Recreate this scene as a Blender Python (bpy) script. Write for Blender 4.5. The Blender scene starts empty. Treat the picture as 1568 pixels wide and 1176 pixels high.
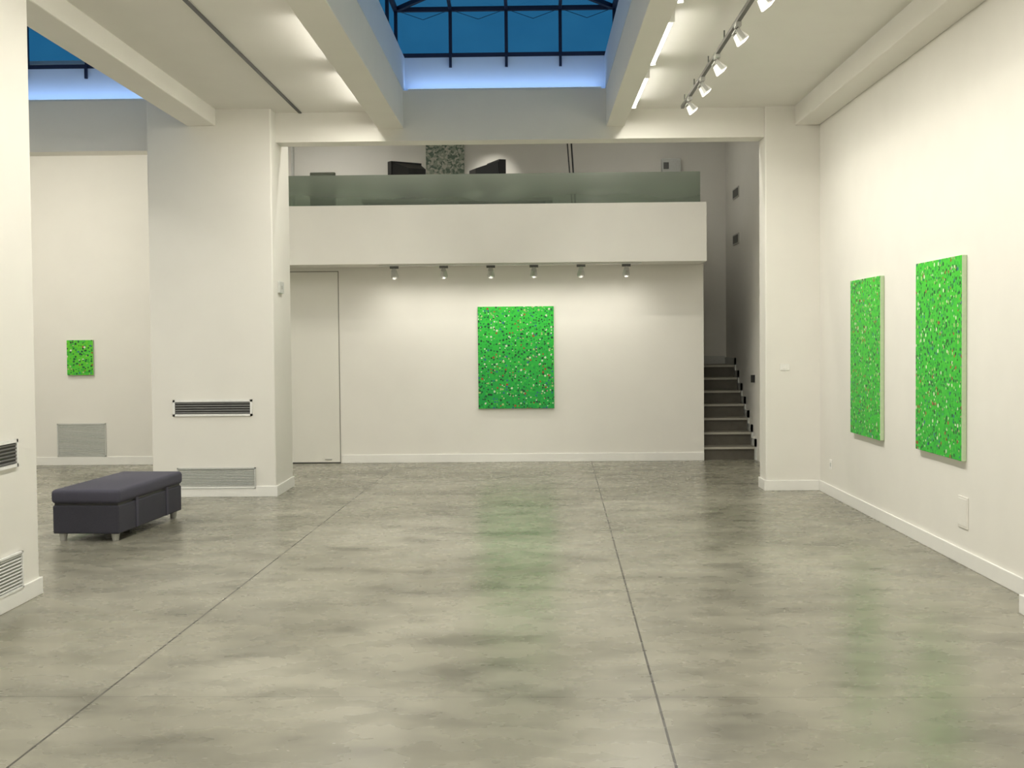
import bpy, bmesh, math
from mathutils import Matrix, Vector, Euler

scene = bpy.context.scene
try:
    scene.view_settings.view_transform = 'Standard'
    scene.view_settings.look = 'None'
except Exception as e:
    print(e)

# ------------------------------------------------------------ materials
def new_mat(name):
    m = bpy.data.materials.new(name); m.use_nodes = True
    nt = m.node_tree
    return m, nt, nt.nodes, nt.links, nt.nodes['Principled BSDF']

def plain(name, col, rough=0.5, metal=0.0, nscale=40, var=0.04, bump=0.0, spec=0.5):
    m, nt, N, L, b = new_mat(name)
    tc = N.new('ShaderNodeTexCoord')
    no = N.new('ShaderNodeTexNoise'); no.inputs['Scale'].default_value = nscale
    no.inputs['Detail'].default_value = 4
    L.new(tc.outputs['Object'], no.inputs['Vector'])
    r = N.new('ShaderNodeValToRGB')
    r.color_ramp.elements[0].position = 0.3; r.color_ramp.elements[1].position = 0.7
    r.color_ramp.elements[0].color = (*[c*(1-var) for c in col], 1)
    r.color_ramp.elements[1].color = (*[min(1, c*(1+var)) for c in col], 1)
    L.new(no.outputs['Fac'], r.inputs['Fac']); L.new(r.outputs['Color'], b.inputs['Base Color'])
    b.inputs['Roughness'].default_value = rough; b.inputs['Metallic'].default_value = metal
    b.inputs['Specular IOR Level'].default_value = spec
    if bump > 0:
        bp = N.new('ShaderNodeBump'); bp.inputs['Strength'].default_value = bump
        bp.inputs['Distance'].default_value = 0.01
        L.new(no.outputs['Fac'], bp.inputs['Height']); L.new(bp.outputs['Normal'], b.inputs['Normal'])
    return m

def emit(name, col, s):
    m, nt, N, L, b = new_mat(name)
    b.inputs['Base Color'].default_value = (0.9, 0.9, 0.9, 1)
    b.inputs['Emission Color'].default_value = (*col, 1)
    b.inputs['Emission Strength'].default_value = s
    return m

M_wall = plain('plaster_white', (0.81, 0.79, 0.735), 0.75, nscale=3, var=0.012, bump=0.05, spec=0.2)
M_curb = plain('curb_blue_light_tint', (0.62, 0.71, 0.85), 0.75, nscale=3, var=0.012, spec=0.2)  # blue daylight from the glazing is painted into the curb colour
M_ceil = plain('ceiling_paint', (0.80, 0.78, 0.73), 0.8, nscale=2, var=0.015, spec=0.2)
M_base = plain('baseboard_paint', (0.86, 0.85, 0.81), 0.45, nscale=8, var=0.01)
M_door = plain('door_paint', (0.77, 0.755, 0.69), 0.5, nscale=3, var=0.01)
M_gap = plain('shadow_gap', (0.22, 0.21, 0.18), 0.8)
M_black = plain('black_metal', (0.015, 0.015, 0.016), 0.4)
M_dark = plain('dark_grille', (0.10, 0.10, 0.09), 0.4)
M_grey = plain('grey_metal', (0.45, 0.45, 0.42), 0.4, metal=0.3)
M_vent = plain('vent_paint', (0.60, 0.61, 0.58), 0.5)
M_slat = plain('slat_paint', (0.20, 0.20, 0.19), 0.5)
M_white = plain('white_enamel', (0.84, 0.84, 0.81), 0.4)
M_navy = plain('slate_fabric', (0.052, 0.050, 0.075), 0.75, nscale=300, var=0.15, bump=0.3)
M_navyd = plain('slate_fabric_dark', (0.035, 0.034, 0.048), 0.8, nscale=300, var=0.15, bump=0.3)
M_frame = plain('skylight_steel', (0.008, 0.015, 0.05), 0.5)
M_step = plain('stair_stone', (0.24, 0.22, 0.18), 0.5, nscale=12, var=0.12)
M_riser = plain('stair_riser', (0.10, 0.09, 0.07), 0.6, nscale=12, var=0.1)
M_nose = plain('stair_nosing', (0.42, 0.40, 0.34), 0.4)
M_mon = plain('monitor_plastic', (0.012, 0.012, 0.014), 0.45)
M_chair = plain('chair_fabric', (0.22, 0.24, 0.19), 0.8)
M_desk = plain('desk_wood', (0.35, 0.33, 0.28), 0.5)
M_canvas = plain('canvas_edge', (0.50, 0.62, 0.40), 0.8)
M_tube = emit('fluorescent_glow', (1, 0.98, 0.92), 7)
M_lens = emit('lamp_lens', (1, 0.97, 0.88), 3.5)

def floor_mat():
    m, nt, N, L, b = new_mat('polished_concrete')
    g = N.new('ShaderNodeNewGeometry')
    def noise(scale, det, vs, dist=0.0, rough=0.5):
        mp = N.new('ShaderNodeMapping'); mp.inputs['Scale'].default_value = vs
        L.new(g.outputs['Position'], mp.inputs['Vector'])
        n = N.new('ShaderNodeTexNoise'); n.inputs['Scale'].default_value = scale
        n.inputs['Detail'].default_value = det; n.inputs['Roughness'].default_value = rough
        n.inputs['Distortion'].default_value = dist
        L.new(mp.outputs['Vector'], n.inputs['Vector']); return n
    def ramp(n, stops):
        r = N.new('ShaderNodeValToRGB'); e = r.color_ramp.elements
        e[0].position = stops[0][0]; e[0].color = (*stops[0][1], 1)
        e[1].position = stops[-1][0]; e[1].color = (*stops[-1][1], 1)
        for p, c in stops[1:-1]:
            x = e.new(p); x.color = (*c, 1)
        r.color_ramp.interpolation = 'EASE'
        L.new(n.outputs['Fac'], r.inputs['Fac']); return r
    def mul(a, bb):
        mx = N.new('ShaderNodeMix'); mx.data_type = 'RGBA'; mx.blend_type = 'MULTIPLY'; mx.inputs['Factor'].default_value = 1
        L.new(a, mx.inputs['A']); L.new(bb, mx.inputs['B']); return mx.outputs['Result']
    n1 = noise(0.5, 1.5, (1.0, 1.3, 1))
    n2 = noise(1.8, 2.2, (1.0, 1.6, 1), 0.15)
    n5 = noise(0.95, 2.5, (1.0, 1.0, 1), 0.3)
    n3 = noise(60, 3, (1, 1, 1))
    n4 = noise(4.0, 3.0, (1, 1.2, 1))
    r1 = ramp(n1, [(0.3, (0.236, 0.225, 0.172)), (0.7, (0.288, 0.276, 0.220))])
    r2 = ramp(n2, [(0.28, (0.60, 0.60, 0.58)), (0.42, (0.87, 0.87, 0.865)), (0.55, (1.03, 1.03, 1.03))])
    r5 = ramp(n5, [(0.36, (0.83, 0.83, 0.82)), (0.62, (1.07, 1.07, 1.07))])
    r4 = ramp(n4, [(0.3, (0.94, 0.94, 0.94)), (0.7, (1.04, 1.04, 1.04))])
    col = mul(mul(mul(r1.outputs['Color'], r2.outputs['Color']), r4.outputs['Color']), r5.outputs['Color'])
    sp = N.new('ShaderNodeSeparateXYZ'); L.new(g.outputs['Position'], sp.inputs[0])
    def M(op, a, bb=None):
        n = N.new('ShaderNodeMath'); n.operation = op
        for i, v in enumerate((a, bb)):
            if v is None: continue
            if isinstance(v, (int, float)): n.inputs[i].default_value = v
            else: L.new(v, n.inputs[i])
        return n.outputs[0]
    X, Y = sp.outputs['X'], sp.outputs['Y']
    u = M('SUBTRACT', X, M('MULTIPLY', Y, 0.0205))
    v = M('ADD', Y, M('MULTIPLY', X, 0.0205))
    def line(w, off, per, half):
        f = M('FRACT', M('ADD', M('DIVIDE', M('SUBTRACT', w, off), per), 0.5))
        d = M('MULTIPLY', M('ABSOLUTE', M('SUBTRACT', f, 0.5)), per)
        return M('LESS_THAN', d, half)
    l1 = line(u, 0.43, 2.53, 0.0055)
    l2 = line(v, 5.67, 2.44, 0.003)
    j = M('MAXIMUM', l1, M('MULTIPLY', l2, 0.6))
    mj = N.new('ShaderNodeMix'); mj.data_type = 'RGBA'
    L.new(M('MULTIPLY', j, 0.9), mj.inputs['Factor']); L.new(col, mj.inputs['A'])
    mj.inputs['B'].default_value = (0.02, 0.018, 0.014, 1)
    L.new(mj.outputs['Result'], b.inputs['Base Color'])
    rr = N.new('ShaderNodeMapRange'); rr.inputs['From Min'].default_value = 0.3; rr.inputs['From Max'].default_value = 0.7
    rr.inputs['To Min'].default_value = 0.24; rr.inputs['To Max'].default_value = 0.31
    L.new(n4.outputs['Fac'], rr.inputs['Value']); L.new(rr.outputs['Result'], b.inputs['Roughness'])
    b.inputs['Specular IOR Level'].default_value = 0.45
    bp = N.new('ShaderNodeBump'); bp.inputs['Strength'].default_value = 0.02; bp.inputs['Distance'].default_value = 0.002
    L.new(n3.outputs['Fac'], bp.inputs['Height']); L.new(bp.outputs['Normal'], b.inputs['Normal'])
    return m
M_floor = floor_mat()

def paint_mat(name, top, bot, h, seed=0.0, scale=26, prob=0.5):
    m, nt, N, L, b = new_mat(name)
    g = N.new('ShaderNodeTexCoord')
    sp = N.new('ShaderNodeSeparateXYZ'); L.new(g.outputs['Object'], sp.inputs[0])
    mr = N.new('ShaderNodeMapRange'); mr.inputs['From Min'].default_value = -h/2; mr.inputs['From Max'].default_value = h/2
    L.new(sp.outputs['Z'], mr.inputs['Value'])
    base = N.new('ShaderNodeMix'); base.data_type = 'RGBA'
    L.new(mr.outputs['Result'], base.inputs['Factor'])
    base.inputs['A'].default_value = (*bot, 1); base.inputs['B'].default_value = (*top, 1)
    cb = N.new('ShaderNodeCombineXYZ'); L.new(sp.outputs['X'], cb.inputs['X']); L.new(sp.outputs['Z'], cb.inputs['Y'])
    add = N.new('ShaderNodeVectorMath'); add.operation = 'ADD'; add.inputs[1].default_value = (seed, seed*1.7, 0)
    L.new(cb.outputs[0], add.inputs[0])
    cur = base.outputs['Result']
    def layer(cur, scale, thr, prob, stops, fac=1.0, off=0.0):
        vo = N.new('ShaderNodeTexVoronoi'); vo.voronoi_dimensions = '2D'; vo.inputs['Scale'].default_value = scale
        a2 = N.new('ShaderNodeVectorMath'); a2.operation = 'ADD'; a2.inputs[1].default_value = (off, off*0.7, 0)
        L.new(add.outputs[0], a2.inputs[0]); L.new(a2.outputs[0], vo.inputs['Vector'])
        sc = N.new('ShaderNodeSeparateColor'); L.new(vo.outputs['Color'], sc.inputs[0])
        tv = N.new('ShaderNodeMath'); tv.operation = 'MULTIPLY_ADD'; tv.inputs[1].default_value = thr*0.6; tv.inputs[2].default_value = thr*0.7
        L.new(sc.outputs['Blue'], tv.inputs[0])
        lt = N.new('ShaderNodeMath'); lt.operation = 'LESS_THAN'
        L.new(vo.outputs['Distance'], lt.inputs[0]); L.new(tv.outputs[0], lt.inputs[1])
        lp = N.new('ShaderNodeMath'); lp.operation = 'LESS_THAN'; lp.inputs[1].default_value = prob
        L.new(sc.outputs['Red'], lp.inputs[0])
        mu = N.new('ShaderNodeMath'); mu.operation = 'MULTIPLY'
        L.new(lt.outputs[0], mu.inputs[0]); L.new(lp.outputs[0], mu.inputs[1])
        m2 = N.new('ShaderNodeMath'); m2.operation = 'MULTIPLY'; m2.inputs[1].default_value = fac
        L.new(mu.outputs[0], m2.inputs[0])
        cr = N.new('ShaderNodeValToRGB'); cr.color_ramp.interpolation = 'CONSTANT'
        e = cr.color_ramp.elements
        e[0].position = 0; e[0].color = (*stops[0], 1)
        e[1].position = 1.0/len(stops); e[1].color = (*stops[1], 1)
        for i in range(2, len(stops)):
            x = e.new(i/len(stops)); x.color = (*stops[i], 1)
        L.new(sc.outputs['Green'], cr.inputs['Fac'])
        mx = N.new('ShaderNodeMix'); mx.data_type = 'RGBA'
        L.new(m2.outputs[0], mx.inputs['Factor']); L.new(cur, mx.inputs['A']); L.new(cr.outputs['Color'], mx.inputs['B'])
        return mx.outputs['Result']
    cur = layer(cur, scale*1.2, 0.48, 0.7, [(0.0, 0.30, 0.03), (0.02, 0.48, 0.04), (0.0, 0.34, 0.05), (0.06, 0.54, 0.05)], 0.6)
    cur = layer(cur, scale, 0.30, prob, [(0.0, 0.03, 0.01), (0.65, 0.70, 0.55), (0.0, 0.06, 0.02), (0.35, 0.05, 0.02), (0.0, 0.08, 0.03),
                                         (0.0, 0.10, 0.03), (0.02, 0.12, 0.22), (0.0, 0.04, 0.02), (0.4, 0.55, 0.2), (0.0, 0.06, 0.03)], 0.95, 3.1)
    cur = layer(cur, scale*1.15, 0.22, prob*0.6, [(0.01, 0.04, 0.01), (0.55, 0.30, 0.25), (0.0, 0.05, 0.02), (0.6, 0.70, 0.5), (0.0, 0.08, 0.02), (0.0, 0.06, 0.05)], 0.9, 7.7)
    L.new(cur, b.inputs['Base Color']); b.inputs['Roughness'].default_value = 0.5
    return m

def mosaic_mat():
    m, nt, N, L, b = new_mat('mosaic_panel')
    g = N.new('ShaderNodeNewGeometry')
    vo = N.new('ShaderNodeTexVoronoi'); vo.inputs['Scale'].default_value = 34
    L.new(g.outputs['Position'], vo.inputs['Vector'])
    cr = N.new('ShaderNodeValToRGB'); cr.color_ramp.interpolation = 'CONSTANT'; e = cr.color_ramp.elements
    e[0].color = (0.14, 0.19, 0.15, 1); e[1].position = 0.35; e[1].color = (0.33, 0.37, 0.29, 1)
    x = e.new(0.7); x.color = (0.55, 0.55, 0.47, 1)
    sc = N.new('ShaderNodeSeparateColor'); L.new(vo.outputs['Color'], sc.inputs[0])
    L.new(sc.outputs['Red'], cr.inputs['Fac']); L.new(cr.outputs['Color'], b.inputs['Base Color'])
    return m
M_mosaic = mosaic_mat()

def pane_mat():
    m, nt, N, L, b = new_mat('skylight_glass')
    out = N['Material Output']
    tr = N.new('ShaderNodeBsdfTransparent')
    gl = N.new('ShaderNodeBsdfGlossy'); gl.inputs['Roughness'].default_value = 0.1
    gl.inputs['Color'].default_value = (0.5, 0.7, 0.9, 1)
    no = N.new('ShaderNodeTexNoise'); no.inputs['Scale'].default_value = 2.5
    tc = N.new('ShaderNodeTexCoord'); L.new(tc.outputs['Object'], no.inputs['Vector'])
    cr = N.new('ShaderNodeValToRGB'); cr.color_ramp.elements[0].color = (0.6, 0.75, 0.85, 1)
    cr.color_ramp.elements[1].color = (0.9, 0.97, 1, 1)
    L.new(no.outputs['Fac'], cr.inputs['Fac']); L.new(cr.outputs['Color'], tr.inputs['Color'])
    mx = N.new('ShaderNodeMixShader'); mx.inputs[0].default_value = 0.05
    L.new(tr.outputs[0], mx.inputs[1]); L.new(gl.outputs[0], mx.inputs[2]); L.new(mx.outputs[0], out.inputs['Surface'])
    return m
M_pane = pane_mat()

def balu_mat():
    m, nt, N, L, b = new_mat('frosted_glass')
    out = N['Material Output']
    b.inputs['Base Color'].default_value = (0.31, 0.35, 0.295, 1); b.inputs['Roughness'].default_value = 0.2
    tr = N.new('ShaderNodeBsdfTransparent'); tr.inputs['Color'].default_value = (0.55, 0.62, 0.55, 1)
    tc = N.new('ShaderNodeTexCoord')
    no = N.new('ShaderNodeTexNoise'); no.inputs['Scale'].default_value = 1.1; no.inputs['Detail'].default_value = 1
    L.new(tc.outputs['Object'], no.inputs['Vector'])
    sp = N.new('ShaderNodeSeparateXYZ'); L.new(tc.outputs['Object'], sp.inputs[0])
    mr = N.new('ShaderNodeMapRange'); mr.inputs['From Min'].default_value = 3.3; mr.inputs['From Max'].default_value = 3.72
    mr.inputs['To Min'].default_value = -0.05; mr.inputs['To Max'].default_value = 0.55
    L.new(sp.outputs['Z'], mr.inputs['Value'])
    ad = N.new('ShaderNodeMath'); ad.operation = 'MULTIPLY_ADD'; ad.inputs[1].default_value = 0.5
    L.new(no.outputs['Fac'], ad.inputs[0]); L.new(mr.outputs['Result'], ad.inputs[2]); ad.use_clamp = True
    mx = N.new('ShaderNodeMixShader')
    L.new(ad.outputs[0], mx.inputs[0])
    L.new(tr.outputs[0], mx.inputs[1]); L.new(b.outputs[0], mx.inputs[2]); L.new(mx.outputs[0], out.inputs['Surface'])
    return m
M_balu = balu_mat()

# ------------------------------------------------------------ mesh helpers
def finish(name, bm, mats, loc=(0, 0, 0), rz=0.0, bevel=0.0, seg=2, smooth=False, parent=None):
    me = bpy.data.meshes.new(name); bm.to_mesh(me); bm.free()
    for m in mats: me.materials.append(m)
    ob = bpy.data.objects.new(name, me); scene.collection.objects.link(ob)
    ob.location = loc; ob.rotation_euler = (0, 0, rz)
    if bevel > 0:
        md = ob.modifiers.new('bevel', 'BEVEL'); md.width = bevel; md.segments = seg
        md.limit_method = 'ANGLE'; md.angle_limit = math.radians(40)
    if smooth:
        for p in me.polygons: p.use_smooth = True
    if parent: ob.parent = parent
    return ob

def add_box(bm, x0, x1, y0, y1, z0, z1, mi=0, mat=None):
    vs = [bm.verts.new(((x0, x1)[i & 1], (y0, y1)[(i >> 1) & 1], (z0, z1)[(i >> 2) & 1])) for i in range(8)]
    fs = [(0, 2, 3, 1), (4, 5, 7, 6), (0, 1, 5, 4), (2, 6, 7, 3), (0, 4, 6, 2), (1, 3, 7, 5)]
    for f in fs:
        fa = bm.faces.new([vs[i] for i in f]); fa.material_index = mi
    if mat is not None: bmesh.ops.transform(bm, matrix=mat, verts=vs)
    return vs

def boxes(name, lst, mats, **kw):
    bm = bmesh.new()
    for b in lst:
        add_box(bm, *b[:6], mi=(b[6] if len(b) > 6 else 0))
    return finish(name, bm, mats, **kw)

def add_bar(bm, p, q, t, mi=0):
    p, q = Vector(p), Vector(q); d = q-p
    R = d.to_track_quat('Z', 'Y').to_matrix().to_4x4()
    add_box(bm, -t/2, t/2, -t/2, t/2, 0, d.length, mi, Matrix.Translation(p) @ R)

def add_cyl(bm, p, q, r1, r2=None, mi=0, seg=20):
    p, q = Vector(p), Vector(q); d = q-p
    r2 = r1 if r2 is None else r2
    R = d.to_track_quat('Z', 'Y').to_matrix().to_4x4()
    res = bmesh.ops.create_cone(bm, cap_ends=True, segments=seg, radius1=r1, radius2=r2, depth=d.length,
                                matrix=Matrix.Translation((p+q)/2) @ R)
    for v in res['verts']:
        for f in v.link_faces: f.material_index = mi

# ------------------------------------------------------------ room shell
XR = 3.02; XL = -7.2; YF = 16.8; YB = -6.0; ZC = 4.02; ZR = 4.62; XN = -3.18; XC = 2.45
boxes('floor', [(XL-0.3, XR+0.3, YB-0.3, 19.7, -0.12, 0)], [M_floor])
boxes('wall_right', [(XR, XR+0.25, YB-0.25, 13.7, 0, ZR)], [M_wall])
boxes('wall_left', [(XL-0.25, XL, YB-0.25, YF+0.2, 0, ZR)], [M_wall])
boxes('wall_back', [(XL, XR, YB-0.25, YB, 0, ZR)], [M_wall])
boxes('wall_far', [(-3.9, 2.26, YF, YF+0.2, 0, 2.583)], [M_wall])
boxes('wall_far_left', [(XL, -3.9, YF, YF+0.2, 0, ZR)], [M_wall])
boxes('wall_stair', [(2.95, 3.25, 13.7, 19.4, 0, ZR)], [M_wall])
boxes('wall_upstairs', [(-4.1, 3.25, 19.4, 19.6, 0, ZR)], [M_wall])
boxes('wall_upstairs_side', [(-4.1, -3.9, YF+0.2, 19.4, 0, ZR)], [M_wall])
boxes('beam_portal', [(-3.0, XR, 13.45, 13.75, 3.71, 4.236), (XL, -3.0, 13.45, 13.75, 3.64, 4.17)], [M_wall])
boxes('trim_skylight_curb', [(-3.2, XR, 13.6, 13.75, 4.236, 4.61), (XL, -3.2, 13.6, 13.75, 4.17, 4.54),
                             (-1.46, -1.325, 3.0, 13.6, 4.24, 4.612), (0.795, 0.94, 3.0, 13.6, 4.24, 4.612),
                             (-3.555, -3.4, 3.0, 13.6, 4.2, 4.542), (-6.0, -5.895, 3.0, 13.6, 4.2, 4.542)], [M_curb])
boxes('ceiling_upstairs', [(XL, 3.25, 13.75, 19.6, ZR, ZR+0.04)], [M_ceil])
YW = 3.0
boxes('ceiling', [(0.99, XR+0.25, YW, 13.5, ZC, ZC+0.15), (-3.25, -1.52, YW, 13.5, ZC, ZC+0.15),
                  (XL-0.25, -6.1, YW, 13.5, ZC, ZC+0.15), (XL-0.25, XR+0.25, YB-0.25, YW, ZC, ZC+0.15)], [M_ceil])
boxes('beam_skylight', [(-1.60, -1.33, YW, 13.5, 3.84, 4.60), (0.80, 0.99, YW, 13.5, 3.84, 4.60),
                        (-1.60, 0.99, YW-0.2, YW, 3.84, 4.60)], [M_wall], bevel=0.006, seg=2)
boxes('beam_aisle', [(-3.55, -3.25, YW, 13.5, 3.85, 4.53), (-6.1, -5.9, YW, 13.5, 3.85, 4.53),
                     (-6.1, -3.25, YW-0.2, YW, 3.85, 4.53)], [M_wall], bevel=0.012)
boxes('beam_wall_side', [(2.76, XR, YB, 13.45, 3.82, ZC+0.02)], [M_wall], bevel=0.008)
boxes('trim_ceiling_track', [(-2.43, -2.40, YB, 13.44, ZC-0.012, ZC+0.01)], [M_black])

boxes('column', [(XC, XR+0.05, 13.4, 13.76, 0, 4.236)], [M_wall], bevel=0.015, seg=3)
boxes('column', [(-3.97, -2.68, 13.2, 14.15, 0, 4.2)], [M_wall], bevel=0.015, seg=3)
boxes('column', [(-4.0, XN, 6.2, 8.1, 0, 4.1)], [M_wall], bevel=0.015, seg=3)
boxes('column', [(2.82, XR+0.05, 5.8, 7.35, 0, 3.83)], [M_wall], bevel=0.015, seg=3)

bh, bt = 0.11, 0.016
def bb(name, lst): return boxes(name, lst, [M_base], bevel=0.004)
bb('baseboard_far', [(-2.52, 2.26, YF-bt, YF, 0, bh), ])
bb('baseboard_far_left', [(XL, -3.9, YF-bt, YF, 0, bh)])
bb('baseboard_right', [(XR-bt, XR, 7.35, 13.4, 0, bh), (XR-bt, XR, YB, 5.8, 0, bh)])
bb('baseboard_column', [(XC-bt, XR-bt, 13.4-bt, 13.4, 0, bh), (XC-bt, XC, 13.4, 13.76, 0, bh)])
bb('baseboard_column', [(-3.97-bt, -2.68+bt, 13.2-bt, 13.2, 0, bh), (-2.68, -2.68+bt, 13.2, 14.15, 0, bh), (-3.97-bt, -3.97, 13.2, 14.15, 0, bh)])
bb('baseboard_column', [(XN, XN+bt, 6.2, 8.1+bt, 0, bh), (-4.0, XN, 8.1, 8.1+bt, 0, bh)])
bb('baseboard_column', [(2.82-bt, 2.82, 5.8, 7.35+bt, 0, bh), (2.82, XR-bt, 7.35, 7.35+bt, 0, bh)])
bb('baseboard_left', [(XL, XL+bt, YB, YF-bt, 0, bh)])

boxes('door_1', [(-3.42, -2.552, YF-0.012, YF-0.001, 0.015, 2.53, 0),
                 (-2.552, -2.543, YF-0.004, YF-0.001, 0.0, 2.54, 1), (-3.42, -2.543, YF-0.004, YF-0.001, 2.53, 2.54, 1),
                 (-3.42, -2.543, YF-0.005, YF-0.001, 0.0, 0.015, 2),
                 (-2.75, -2.66, YF-0.022, YF-0.012, 0.045, 0.06, 3)], [M_door, M_gap, M_black, M_grey])

# ------------------------------------------------------------ balcony
boxes('wall_balcony', [(-3.9, 2.21, 16.1, 16.16, 2.583, 3.325), (2.15, 2.21, 16.16, 19.4, 2.8, 3.325)], [M_wall], bevel=0.004)
boxes('floor_upstairs', [(-3.9, 2.21, 16.16, 19.4, 2.583, 2.80)], [M_wall])
boxes('glass_balustrade', [(-3.88, 2.14, 16.18, 16.192, 2.81, 3.715, 0)], [M_balu])

# ------------------------------------------------------------ stairs
bm = bmesh.new()
nR, rh, td = 7, 0.175, 0.28
for i in range(nR):
    y0 = 16.86+i*td
    y1 = y0+td if i < nR-1 else 19.39
    z = (i+1)*rh
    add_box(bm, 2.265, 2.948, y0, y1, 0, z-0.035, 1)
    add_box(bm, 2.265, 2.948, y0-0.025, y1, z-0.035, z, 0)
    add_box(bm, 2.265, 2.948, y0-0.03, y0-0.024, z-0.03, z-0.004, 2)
finish('staircase', bm, [M_step, M_riser, M_nose])
bm = bmesh.new()
for i in range(nR):
    y0 = 16.83+i*td
    y1 = y0+td if i < nR-1 else 19.38
    add_box(bm, 2.93, 2.95, y0-0.05, y1, (i+1)*rh, (i+1)*rh+0.1, 0)
    add_box(bm, 2.93, 2.95, y0-0.05, y0+0.03, i*rh, (i+1)*rh+0.1, 0)
add_box(bm, 2.262, 2.93, 19.38, 19.4, nR*rh, nR*rh+0.12, 0)
finish('trim_stair_skirting', bm, [M_vent])
for z in (3.69, 3.03):
    boxes('step_light', [(-0.25, 0.25, -0.012, 0.0, -0.075, 0.075, 0), (-0.22, 0.22, -0.016, -0.012, -0.055, 0.055, 1)],
          [M_grey, M_black], loc=(2.949, 18.4, z), rz=-math.pi/2)

# ------------------------------------------------------------ upstairs furniture
boxes('desk', [(-2.3, 0.3, 17.35, 18.1, 3.50, 3.54, 0), (-2.28, -2.22, 17.4, 18.05, 2.801, 3.5, 1), (0.2, 0.26, 17.4, 18.05, 2.801, 3.5, 1),
               (-1.05, -0.99, 17.4, 18.05, 2.801, 3.5, 1)], [M_desk, M_grey])
def crt(x, y, rz, name='computer_monitor'):
    bm = bmesh.new()
    add_box(bm, -0.24, 0.24, -0.04, 0.06, 0.10, 0.53, 0)
    vs = add_box(bm, -0.22, 0.22, 0.06, 0.36, 0.14, 0.51, 0)
    for v in vs:
        if v.co.y > 0.3:
            v.co.x *= 0.6; v.co.z = 0.14+(v.co.z-0.14)*0.72
    add_box(bm, -0.05, 0.05, 0.05, 0.2, 0.03, 0.14, 0)
    add_box(bm, -0.14, 0.14, -0.02, 0.26, 0.0, 0.03, 0)
    add_box(bm, -0.2, 0.2, -0.045, -0.04, 0.15, 0.49, 1)
    return finish(name, bm, [M_mon, M_black], loc=(x, y, 3.542), rz=rz, bevel=0.015)
crt(-1.74, 17.65, math.radians(215)); crt(-0.46, 17.65, math.radians(112))
bm = bmesh.new()
add_box(bm, -0.17, 0.17, 0.18, 0.24, 0.55, 1.09, 0); add_box(bm, -0.23, 0.23, -0.23, 0.22, 0.42, 0.5, 0)
add_cyl(bm, (0, 0, 0.08), (0, 0, 0.42), 0.03, mi=1)
add_bar(bm, (0, 0.2, 0.45), (0, 0.21, 0.6), 0.04, 1)
for k in range(5):
    a = k*2*math.pi/5; add_bar(bm, (0, 0, 0.1), (0.27*math.cos(a), 0.27*math.sin(a), 0.05), 0.035, 1)
    add_cyl(bm, (0.27*math.cos(a)-0.012, 0.27*math.sin(a), 0.032), (0.27*math.cos(a)+0.012, 0.27*math.sin(a), 0.032), 0.03, mi=1)
finish('office_chair', bm, [M_chair, M_black], loc=(-2.80, 17.0, 2.801), bevel=0.02)
boxes('mosaic_painting', [(-1.58, -1.0, 19.36, 19.398, 3.3, 4.6)], [M_mosaic])
bm = bmesh.new()
add_cyl(bm, (0.60, 18.9, ZR), (0.70, 18.7, 2.802), 0.012, mi=0); add_cyl(bm, (0.54, 18.9, ZR), (0.66, 18.7, 2.802), 0.009, mi=0)
finish('hanging_cable', bm, [M_black])
boxes('wall_speaker', [(1.98, 2.26, 19.27, 19.398, 4.12, 4.32, 0), (2.0, 2.08, 19.262, 19.27, 4.16, 4.26, 1)], [M_vent, M_dark], bevel=0.008)
bm = bmesh.new()
for x in (-3.32, -3.22): add_cyl(bm, (x, 17.3, 2.801), (x, 17.3, ZR-0.001), 0.02)
finish('steel_pipe', bm, [M_white])

# ------------------------------------------------------------ lights
K = 1.11
WARM = (1, 0.96, 0.865)
def area(name, loc, sx, sy, power, rot=(0, 0, 0), col=WARM, parent=None):
    l = bpy.data.lights.new(name, 'AREA'); l.shape = 'RECTANGLE'; l.size = sx; l.size_y = sy; l.energy = power*K; l.color = col
    o = bpy.data.objects.new(name, l); scene.collection.objects.link(o); o.rotation_euler = rot
    o.location = loc
    if parent: o.parent = parent
    return o
def spotl(name, loc, target, power, ang, parent=None, col=WARM, blend=0.8):
    l = bpy.data.lights.new(name, 'SPOT'); l.energy = power*K; l.spot_size = math.radians(ang); l.spot_blend = blend
    l.shadow_soft_size = 0.05; l.color = col
    o = bpy.data.objects.new(name, l); scene.collection.objects.link(o)
    d = Vector(target)-Vector(loc); o.location = loc; o.rotation_euler = d.to_track_quat('-Z', 'Y').to_euler()
    if parent: o.parent = parent
    return o

def fluorescent(x, y, L_, z, power, along='y'):
    bm = bmesh.new()
    add_box(bm, -0.030, 0.030, 0, L_, -0.04, -0.001, 0)
    add_box(bm, -0.030, 0.030, 0.0, 0.03, -0.09, -0.04, 0); add_box(bm, -0.030, 0.030, L_-0.03, L_, -0.09, -0.04, 0)
    add_cyl(bm, (0, 0.03, -0.064), (0, L_-0.03, -0.064), 0.028, mi=1, seg=16)
    rz = 0 if along == 'y' else -math.pi/2
    ob = finish('fluorescent_lamp', bm, [M_white, M_tube], loc=(x, y, z), rz=rz)
    area('tube_light', (0, L_/2, -0.105), 0.05, L_*0.95, power, parent=ob)
    return ob
for y0 in (9.45, 11.45, 7.45, 5.45, 3.45):
    fluorescent(1.04, y0, 1.5, ZC, 34); fluorescent(-1.633, y0, 1.5, ZC, 34)
for y0 in (-4.5, -1.0):
    fluorescent(1.5, y0, 2.4, ZC, 55); fluorescent(-1.8, y0, 2.4, ZC, 55); fluorescent(-5.0, y0, 2.4, ZC, 55)
for y0 in (5.45, 10.3):
    fluorescent(-6.25, y0, 2.4, ZC, 55)
fluorescent(-6.7, 14.5, 1.5, ZR, 55, 'x')  # added tubes, hidden above the portal header, lighting far-left wall and balcony
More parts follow.
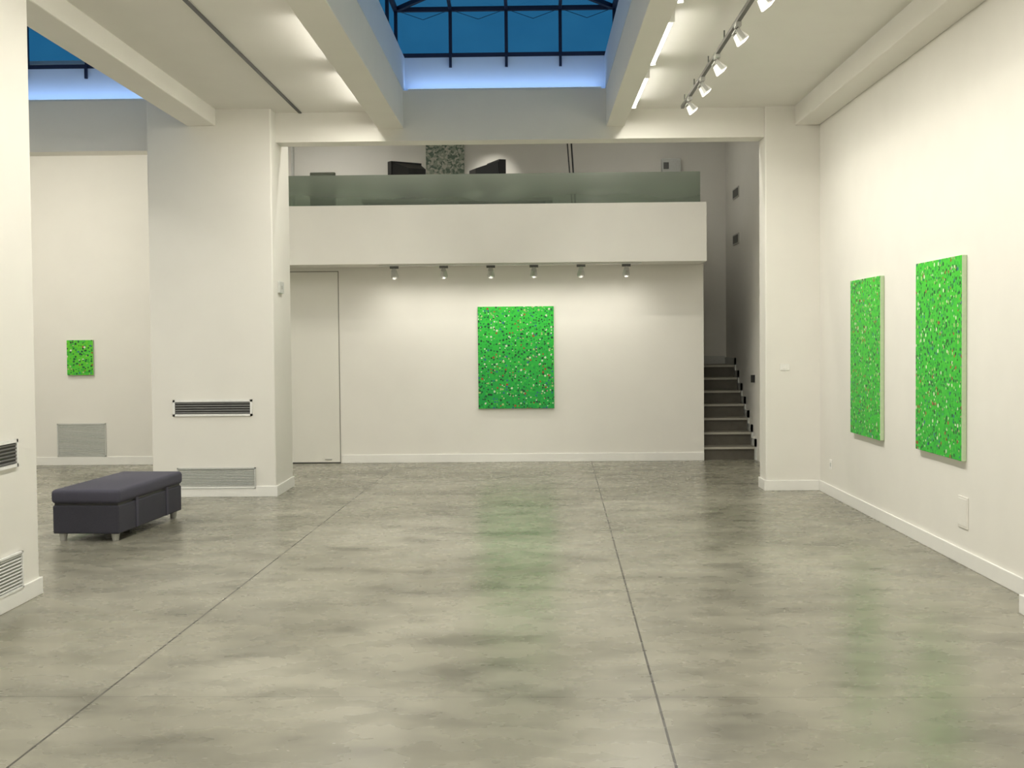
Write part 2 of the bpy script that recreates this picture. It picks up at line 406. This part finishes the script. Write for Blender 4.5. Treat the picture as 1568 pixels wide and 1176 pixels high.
fluorescent(-2.3, 14.1, 1.5, ZR, 13, 'x')
fluorescent(0.2, 14.1, 1.5, ZR, 16, 'x')
fluorescent(-3.6, 18.6, 1.4, ZR, 4, 'x')  # added tubes, out of view upstairs, brightening upper wall and stairs
fluorescent(1.0, 17.9, 1.3, ZR, 3, 'x')

# added cool strips, out of view on the beam ledges, washing the curbs blue
def added_curb_wash(x0, x1, z):
    ob = boxes('added_curb_light', [(x0, x1, 13.47, 13.50, z+0.001, z+0.02, 0), (x0, x1, 13.472, 13.498, z+0.02, z+0.024, 1)],
               [M_white, emit('added_curb_glow', (0.5, 0.75, 1), 0.6)])
    area('added_curb_beam', ((x0+x1)/2, 13.485, z+0.03), x1-x0, 0.02, 0.9*(x1-x0), rot=(math.pi+math.radians(-35), 0, 0), col=(0.45, 0.65, 1.0), parent=ob)
added_curb_wash(-1.28, 0.75, 4.236); added_curb_wash(-5.8, -3.65, 4.17)

bm = bmesh.new()
ZT = ZC-0.105
add_box(bm, 1.515, 1.545, 5.0, 12.9, ZT, ZT+0.03, 0)
for y in (5.5, 7.5, 9.0, 10.1, 11.0, 11.95, 12.7):
    add_box(bm, 1.525, 1.535, y, y+0.01, ZT+0.03, ZC-0.001, 0)
finish('lighting_track', bm, [M_dark])
for y in (12.3, 11.39, 10.5, 9.45, 8.45, 7.3, 6.2):
    bm = bmesh.new()
    add_box(bm, -0.02, 0.02, -0.05, 0.05, -0.03, -0.001, 1)
    add_cyl(bm, (0, 0, -0.03), (0, 0, -0.06), 0.01, mi=1)
    T = Matrix.Translation((0.02, 0, -0.11)) @ Matrix.Rotation(math.radians(-38), 4, 'Y')
    vs = add_box(bm, -0.04, 0.04, -0.075, 0.075, -0.03, 0.04, 0, None)
    for v in vs:
        if v.co.z > 0: v.co.x *= 0.6; v.co.y *= 0.75
    bmesh.ops.transform(bm, matrix=T, verts=vs)
    add_box(bm, -0.034, 0.034, -0.066, 0.066, -0.034, -0.030, 2, T)
    add_box(bm, -0.014, 0.014, -0.088, -0.08, -0.02, 0.07, 1, T); add_box(bm, -0.014, 0.014, 0.08, 0.088, -0.02, 0.07, 1, T)
    add_box(bm, -0.014, 0.014, -0.088, 0.088, 0.062, 0.07, 1, T)
    ob = finish('track_floodlight', bm, [M_white, M_grey, M_lens], loc=(1.53, y, ZT))
    spotl('flood_beam', (0.06, 0, -0.17), (1.5, 0, -2.6), 22, 120, parent=ob, blend=1.0)

boxes('lighting_track', [(-1.95, 1.4, 16.27, 16.30, 2.565, 2.582)], [M_white])
for x in (-1.75, -1.117, -0.516, 0.034, 0.634, 1.21):
    bm = bmesh.new()
    add_box(bm, -0.055, 0.055, -0.02, 0.02, -0.03, 0.0, 0)
    add_cyl(bm, (0, 0, -0.03), (0, 0, -0.06), 0.01, mi=0)
    add_cyl(bm, (0, -0.05, -0.055), (0, 0.06, -0.125), 0.032, 0.048, mi=1)
    add_cyl(bm, (0, 0.06, -0.125), (0, 0.062, -0.1263), 0.04, 0.04, mi=2)
    ob = finish('spotlight', bm, [M_dark, M_grey, M_lens], loc=(x, 16.285, 2.564))
    spotl('spot_beam', (0, 0.0, -0.15), (0, 0.515, -1.5), 13, 150, parent=ob, blend=1.0)
boxes('spotlight', [(-0.1, 0.1, -0.1, 0.1, -0.06, 0.0, 0), (-0.07, 0.07, -0.07, 0.07, -0.064, -0.06, 1)], [M_grey, M_lens], loc=(-0.5, 18.6, ZR-0.001))
spotl('upstairs_beam', (-0.5, 18.6, ZR-0.1), (-0.55, 19.4, 4.0), 18, 60)

# ------------------------------------------------------------ skylights
def lantern(name, x0, x1, y0, y1, z0, z1, mull, rise):
    bm = bmesh.new(); t = 0.045
    xm = (x0+x1)/2; hy = 1.2
    for z in (z0+t/2, z1):
        for a, b in (((x0, y1), (x1, y1)), ((x0, y0), (x1, y0)), ((x0, y0), (x0, y1)), ((x1, y0), (x1, y1))):
            add_bar(bm, (*a, z), (*b, z), t)
    zr = z1+rise
    add_bar(bm, (xm, y0+hy, zr), (xm, y1-hy, zr), t)
    for x in mull+[x0, x1]:
        for y in (y0, y1): add_bar(bm, (x, y, z0), (x, y, z1), 0.035)
        if x in mull:
            add_bar(bm, (x, y1-0.035, z0-0.11), (x, y1-0.035, z0+0.03), 0.028)
            f = 1-abs(x-xm)/((x1-x0)/2)
            add_bar(bm, (x, y1, z1), (x, y1-hy*f, z1+rise*f), 0.035)
    n = int((y1-y0)/0.8)
    for i in range(1, n):
        y = y1-i*(y1-y0)/n
        add_bar(bm, (x0, y, z0), (x0, y, z1), 0.035); add_bar(bm, (x1, y, z0), (x1, y, z1), 0.035)
        if y0+hy < y < y1-hy:
            add_bar(bm, (x0, y, z1), (xm, y, zr), 0.035); add_bar(bm, (x1, y, z1), (xm, y, zr), 0.035)
    xs = sorted(mull+[x0, x1])
    for a, b in zip(xs[:-1], xs[1:]):
        add_bar(bm, (a, y1+0.02, z1), ((a+b)/2, y1+0.02, z0+(z1-z0)*0.8), 0.005)
        add_bar(bm, (b, y1+0.02, z1), ((a+b)/2, y1+0.02, z0+(z1-z0)*0.8), 0.005)
    for cx in (x0, x1):
        add_bar(bm, (cx, y1, z1), (xm, y1-hy, zr), t); add_bar(bm, (cx, y0, z1), (xm, y0+hy, zr), t)
    def quad(*ps):
        f = bm.faces.new([bm.verts.new(p) for p in ps]); f.material_index = 1
    for y in (y0, y1): quad((x0, y, z0), (x1, y, z0), (x1, y, z1), (x0, y, z1))
    for x in (x0, x1): quad((x, y0, z0), (x, y1, z0), (x, y1, z1), (x, y0, z1))
    quad((x0, y1, z1), (x1, y1, z1), (xm, y1-hy, zr)); quad((x0, y0, z1), (x1, y0, z1), (xm, y0+hy, zr))
    for x in (x0, x1): quad((x, y0, z1), (x, y1, z1), (xm, y1-hy, zr), (xm, y0+hy, zr))
    return finish(name, bm, [M_frame, M_pane])
lantern('window_1', -1.416, 0.90, YW-0.1, 13.62, 4.61, 5.12, [-0.837, -0.244, 0.328], 0.12)
lantern('window_2', -6.0, -3.45, YW-0.1, 13.62, 4.54, 5.03, [-5.36, -4.72, -4.09], 0.12)

# ------------------------------------------------------------ paintings
def painting(name, w, h, loc, rz, mat, depth=0.038):
    bm = bmesh.new()
    add_box(bm, -w/2, w/2, -depth, -0.002, -h/2, h/2, 1)
    for f in bm.faces:
        f.normal_update()
        if f.normal.y < -0.5: f.material_index = 0
    return finish(name, bm, [mat, M_canvas], loc=loc, rz=rz, bevel=0.003)
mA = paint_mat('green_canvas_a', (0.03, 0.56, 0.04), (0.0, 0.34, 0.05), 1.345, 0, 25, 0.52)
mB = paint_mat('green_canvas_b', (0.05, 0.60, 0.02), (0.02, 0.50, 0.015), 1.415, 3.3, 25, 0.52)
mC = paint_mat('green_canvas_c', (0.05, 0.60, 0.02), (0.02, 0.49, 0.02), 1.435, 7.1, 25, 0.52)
mD = paint_mat('green_canvas_d', (0.12, 0.58, 0.02), (0.09, 0.53, 0.02), 0.465, 11.0, 25, 0.58)
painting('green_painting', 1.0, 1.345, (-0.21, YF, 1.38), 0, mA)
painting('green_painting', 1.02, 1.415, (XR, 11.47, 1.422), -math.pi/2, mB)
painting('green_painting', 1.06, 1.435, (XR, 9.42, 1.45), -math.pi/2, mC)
painting('green_painting', 0.35, 0.465, (-5.98, YF, 1.43), 0, mD)

# ------------------------------------------------------------ vents
def vent(name, w, h, loc, rz, n, mf, ms, mb, fr=0.02, proj=0.015, tilt=35, th=0.16):
    bm = bmesh.new()
    add_box(bm, -w/2, w/2, -0.004, -0.001, -h/2, h/2, 2)
    add_box(bm, -w/2, w/2, -proj, 0, h/2-fr, h/2, 0); add_box(bm, -w/2, w/2, -proj, 0, -h/2, -h/2+fr, 0)
    add_box(bm, -w/2, -w/2+fr, -proj, 0, -h/2, h/2, 0); add_box(bm, w/2-fr, w/2, -proj, 0, -h/2, h/2, 0)
    ih = h-2*fr
    for i in range(n):
        z = -ih/2+ih*(i+0.5)/n
        T = Matrix.Translation((0, -proj*0.5, z)) @ Matrix.Rotation(math.radians(tilt), 4, 'X')
        add_box(bm, -w/2+fr, w/2-fr, -0.006, 0.006, -ih/n*th, ih/n*th, 1, T)
    return finish(name, bm, [mf, ms, mb], loc=loc, rz=rz)
vent('air_vent', 0.83, 0.17, (-3.33, 13.2, 0.93), 0, 5, M_white, M_slat, M_black, fr=0.022, tilt=50, th=0.12)
vent('air_vent', 0.82, 0.22, (-3.30, 13.2, 0.195), 0, 12, M_vent, M_vent, M_grey, fr=0.012, proj=0.02)
vent('air_vent', 0.65, 0.44, (-5.99, YF, 0.335), 0, 22, M_vent, M_vent, M_vent, fr=0.014)
vent('air_vent', 0.82, 0.17, (XN, 7.36, 0.94), math.pi/2, 6, M_white, M_dark, M_black)
vent('air_vent', 0.90, 0.23, (XN, 7.35, 0.215), math.pi/2, 10, M_white, M_vent, M_grey, fr=0.012, proj=0.02)

boxes('thermostat', [(-0.11, 0.11, -0.025, -0.001, -0.06, 0.06, 0), (-0.03, 0.03, -0.029, -0.025, -0.02, 0.02, 1)], [M_vent, M_grey],
      loc=(-2.68, 13.55, 2.19), rz=math.pi/2, bevel=0.004)
boxes('light_switch', [(-0.05, 0.05, -0.008, -0.001, -0.035, 0.035, 0), (-0.02, 0.02, -0.012, -0.008, -0.02, 0.02, 0)], [M_base],
      loc=(2.65, 13.4, 1.30), bevel=0.003)
boxes('wall_socket', [(-0.1, 0.1, -0.008, -0.001, -0.11, 0.11, 0), (-0.085, 0.085, -0.011, -0.008, -0.095, 0.095, 0)], [M_wall],
      loc=(XR, 8.95, 0.37), rz=-math.pi/2, bevel=0.003)
boxes('wall_socket', [(-0.05, 0.05, -0.008, -0.001, -0.05, 0.05, 0), (-0.02, 0.02, -0.012, -0.008, -0.02, 0.02, 1)], [M_base, M_vent],
      loc=(XR, 12.9, 0.32), rz=-math.pi/2, bevel=0.003)
boxes('handrail_bracket', [(2.90, 2.949, 16.9, 16.94, 1.02, 1.12, 0)], [M_black])

# ------------------------------------------------------------ ottoman bench
root = bpy.data.objects.new('ottoman_bench', None); scene.collection.objects.link(root)
root.location = (-3.58, 10.97, 0); root.rotation_euler = (0, 0, math.radians(-4))
w, l = 0.29, 0.75
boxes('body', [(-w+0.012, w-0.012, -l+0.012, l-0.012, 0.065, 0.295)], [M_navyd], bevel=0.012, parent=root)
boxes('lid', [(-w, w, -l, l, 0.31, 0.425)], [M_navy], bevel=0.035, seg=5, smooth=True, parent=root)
boxes('seam', [(-w+0.025, w-0.025, -l+0.025, l-0.025, 0.29, 0.33)], [M_black], parent=root)
boxes('strap', [(w-0.013, w-0.004, -0.38, -0.33, 0.07, 0.32), (-w+0.004, -w+0.013, -0.38, -0.33, 0.07, 0.32),
                (w-0.013, w-0.004, 0.33, 0.38, 0.07, 0.32)], [M_navy], bevel=0.003, parent=root)
bm = bmesh.new()
for sx in (-1, 1):
    for sy in (-1, 1):
        add_cyl(bm, (sx*(w-0.07), sy*(l-0.08), 0.0), (sx*(w-0.07), sy*(l-0.08), 0.068), 0.026, 0.036)
finish('feet', bm, [M_grey], parent=root)

# ------------------------------------------------------------ world
w_ = bpy.data.worlds.new('dusk_sky'); scene.world = w_; w_.use_nodes = True
N, L = w_.node_tree.nodes, w_.node_tree.links
bg = N['Background']
tc = N.new('ShaderNodeTexCoord'); sp = N.new('ShaderNodeSeparateXYZ'); L.new(tc.outputs['Generated'], sp.inputs[0])
cr = N.new('ShaderNodeValToRGB'); e = cr.color_ramp.elements
e[0].position = 0.0; e[0].color = (0.02, 0.13, 0.26, 1)
e[1].position = 1.0; e[1].color = (0.24, 0.31, 0.42, 1)
x = e.new(0.34); x.color = (0.02, 0.13, 0.26, 1)
x = e.new(0.5); x.color = (0.12, 0.19, 0.28, 1)
L.new(sp.outputs['Z'], cr.inputs['Fac']); L.new(cr.outputs['Color'], bg.inputs['Color'])
bg.inputs['Strength'].default_value = 1.0

# ------------------------------------------------------------ camera
cam = bpy.data.cameras.new('camera'); co = bpy.data.objects.new('camera', cam); scene.collection.objects.link(co)
cam.sensor_width = 36; cam.lens = 1950/1568*36; cam.clip_start = 0.05
R = Matrix.Rotation(math.radians(0.91), 4, 'Z') @ Matrix.Rotation(math.radians(90-1.94), 4, 'X') @ Matrix.Rotation(math.radians(-0.52), 4, 'Z')
co.matrix_world = Matrix.Translation((0, 0, 1.6)) @ R
scene.camera = co
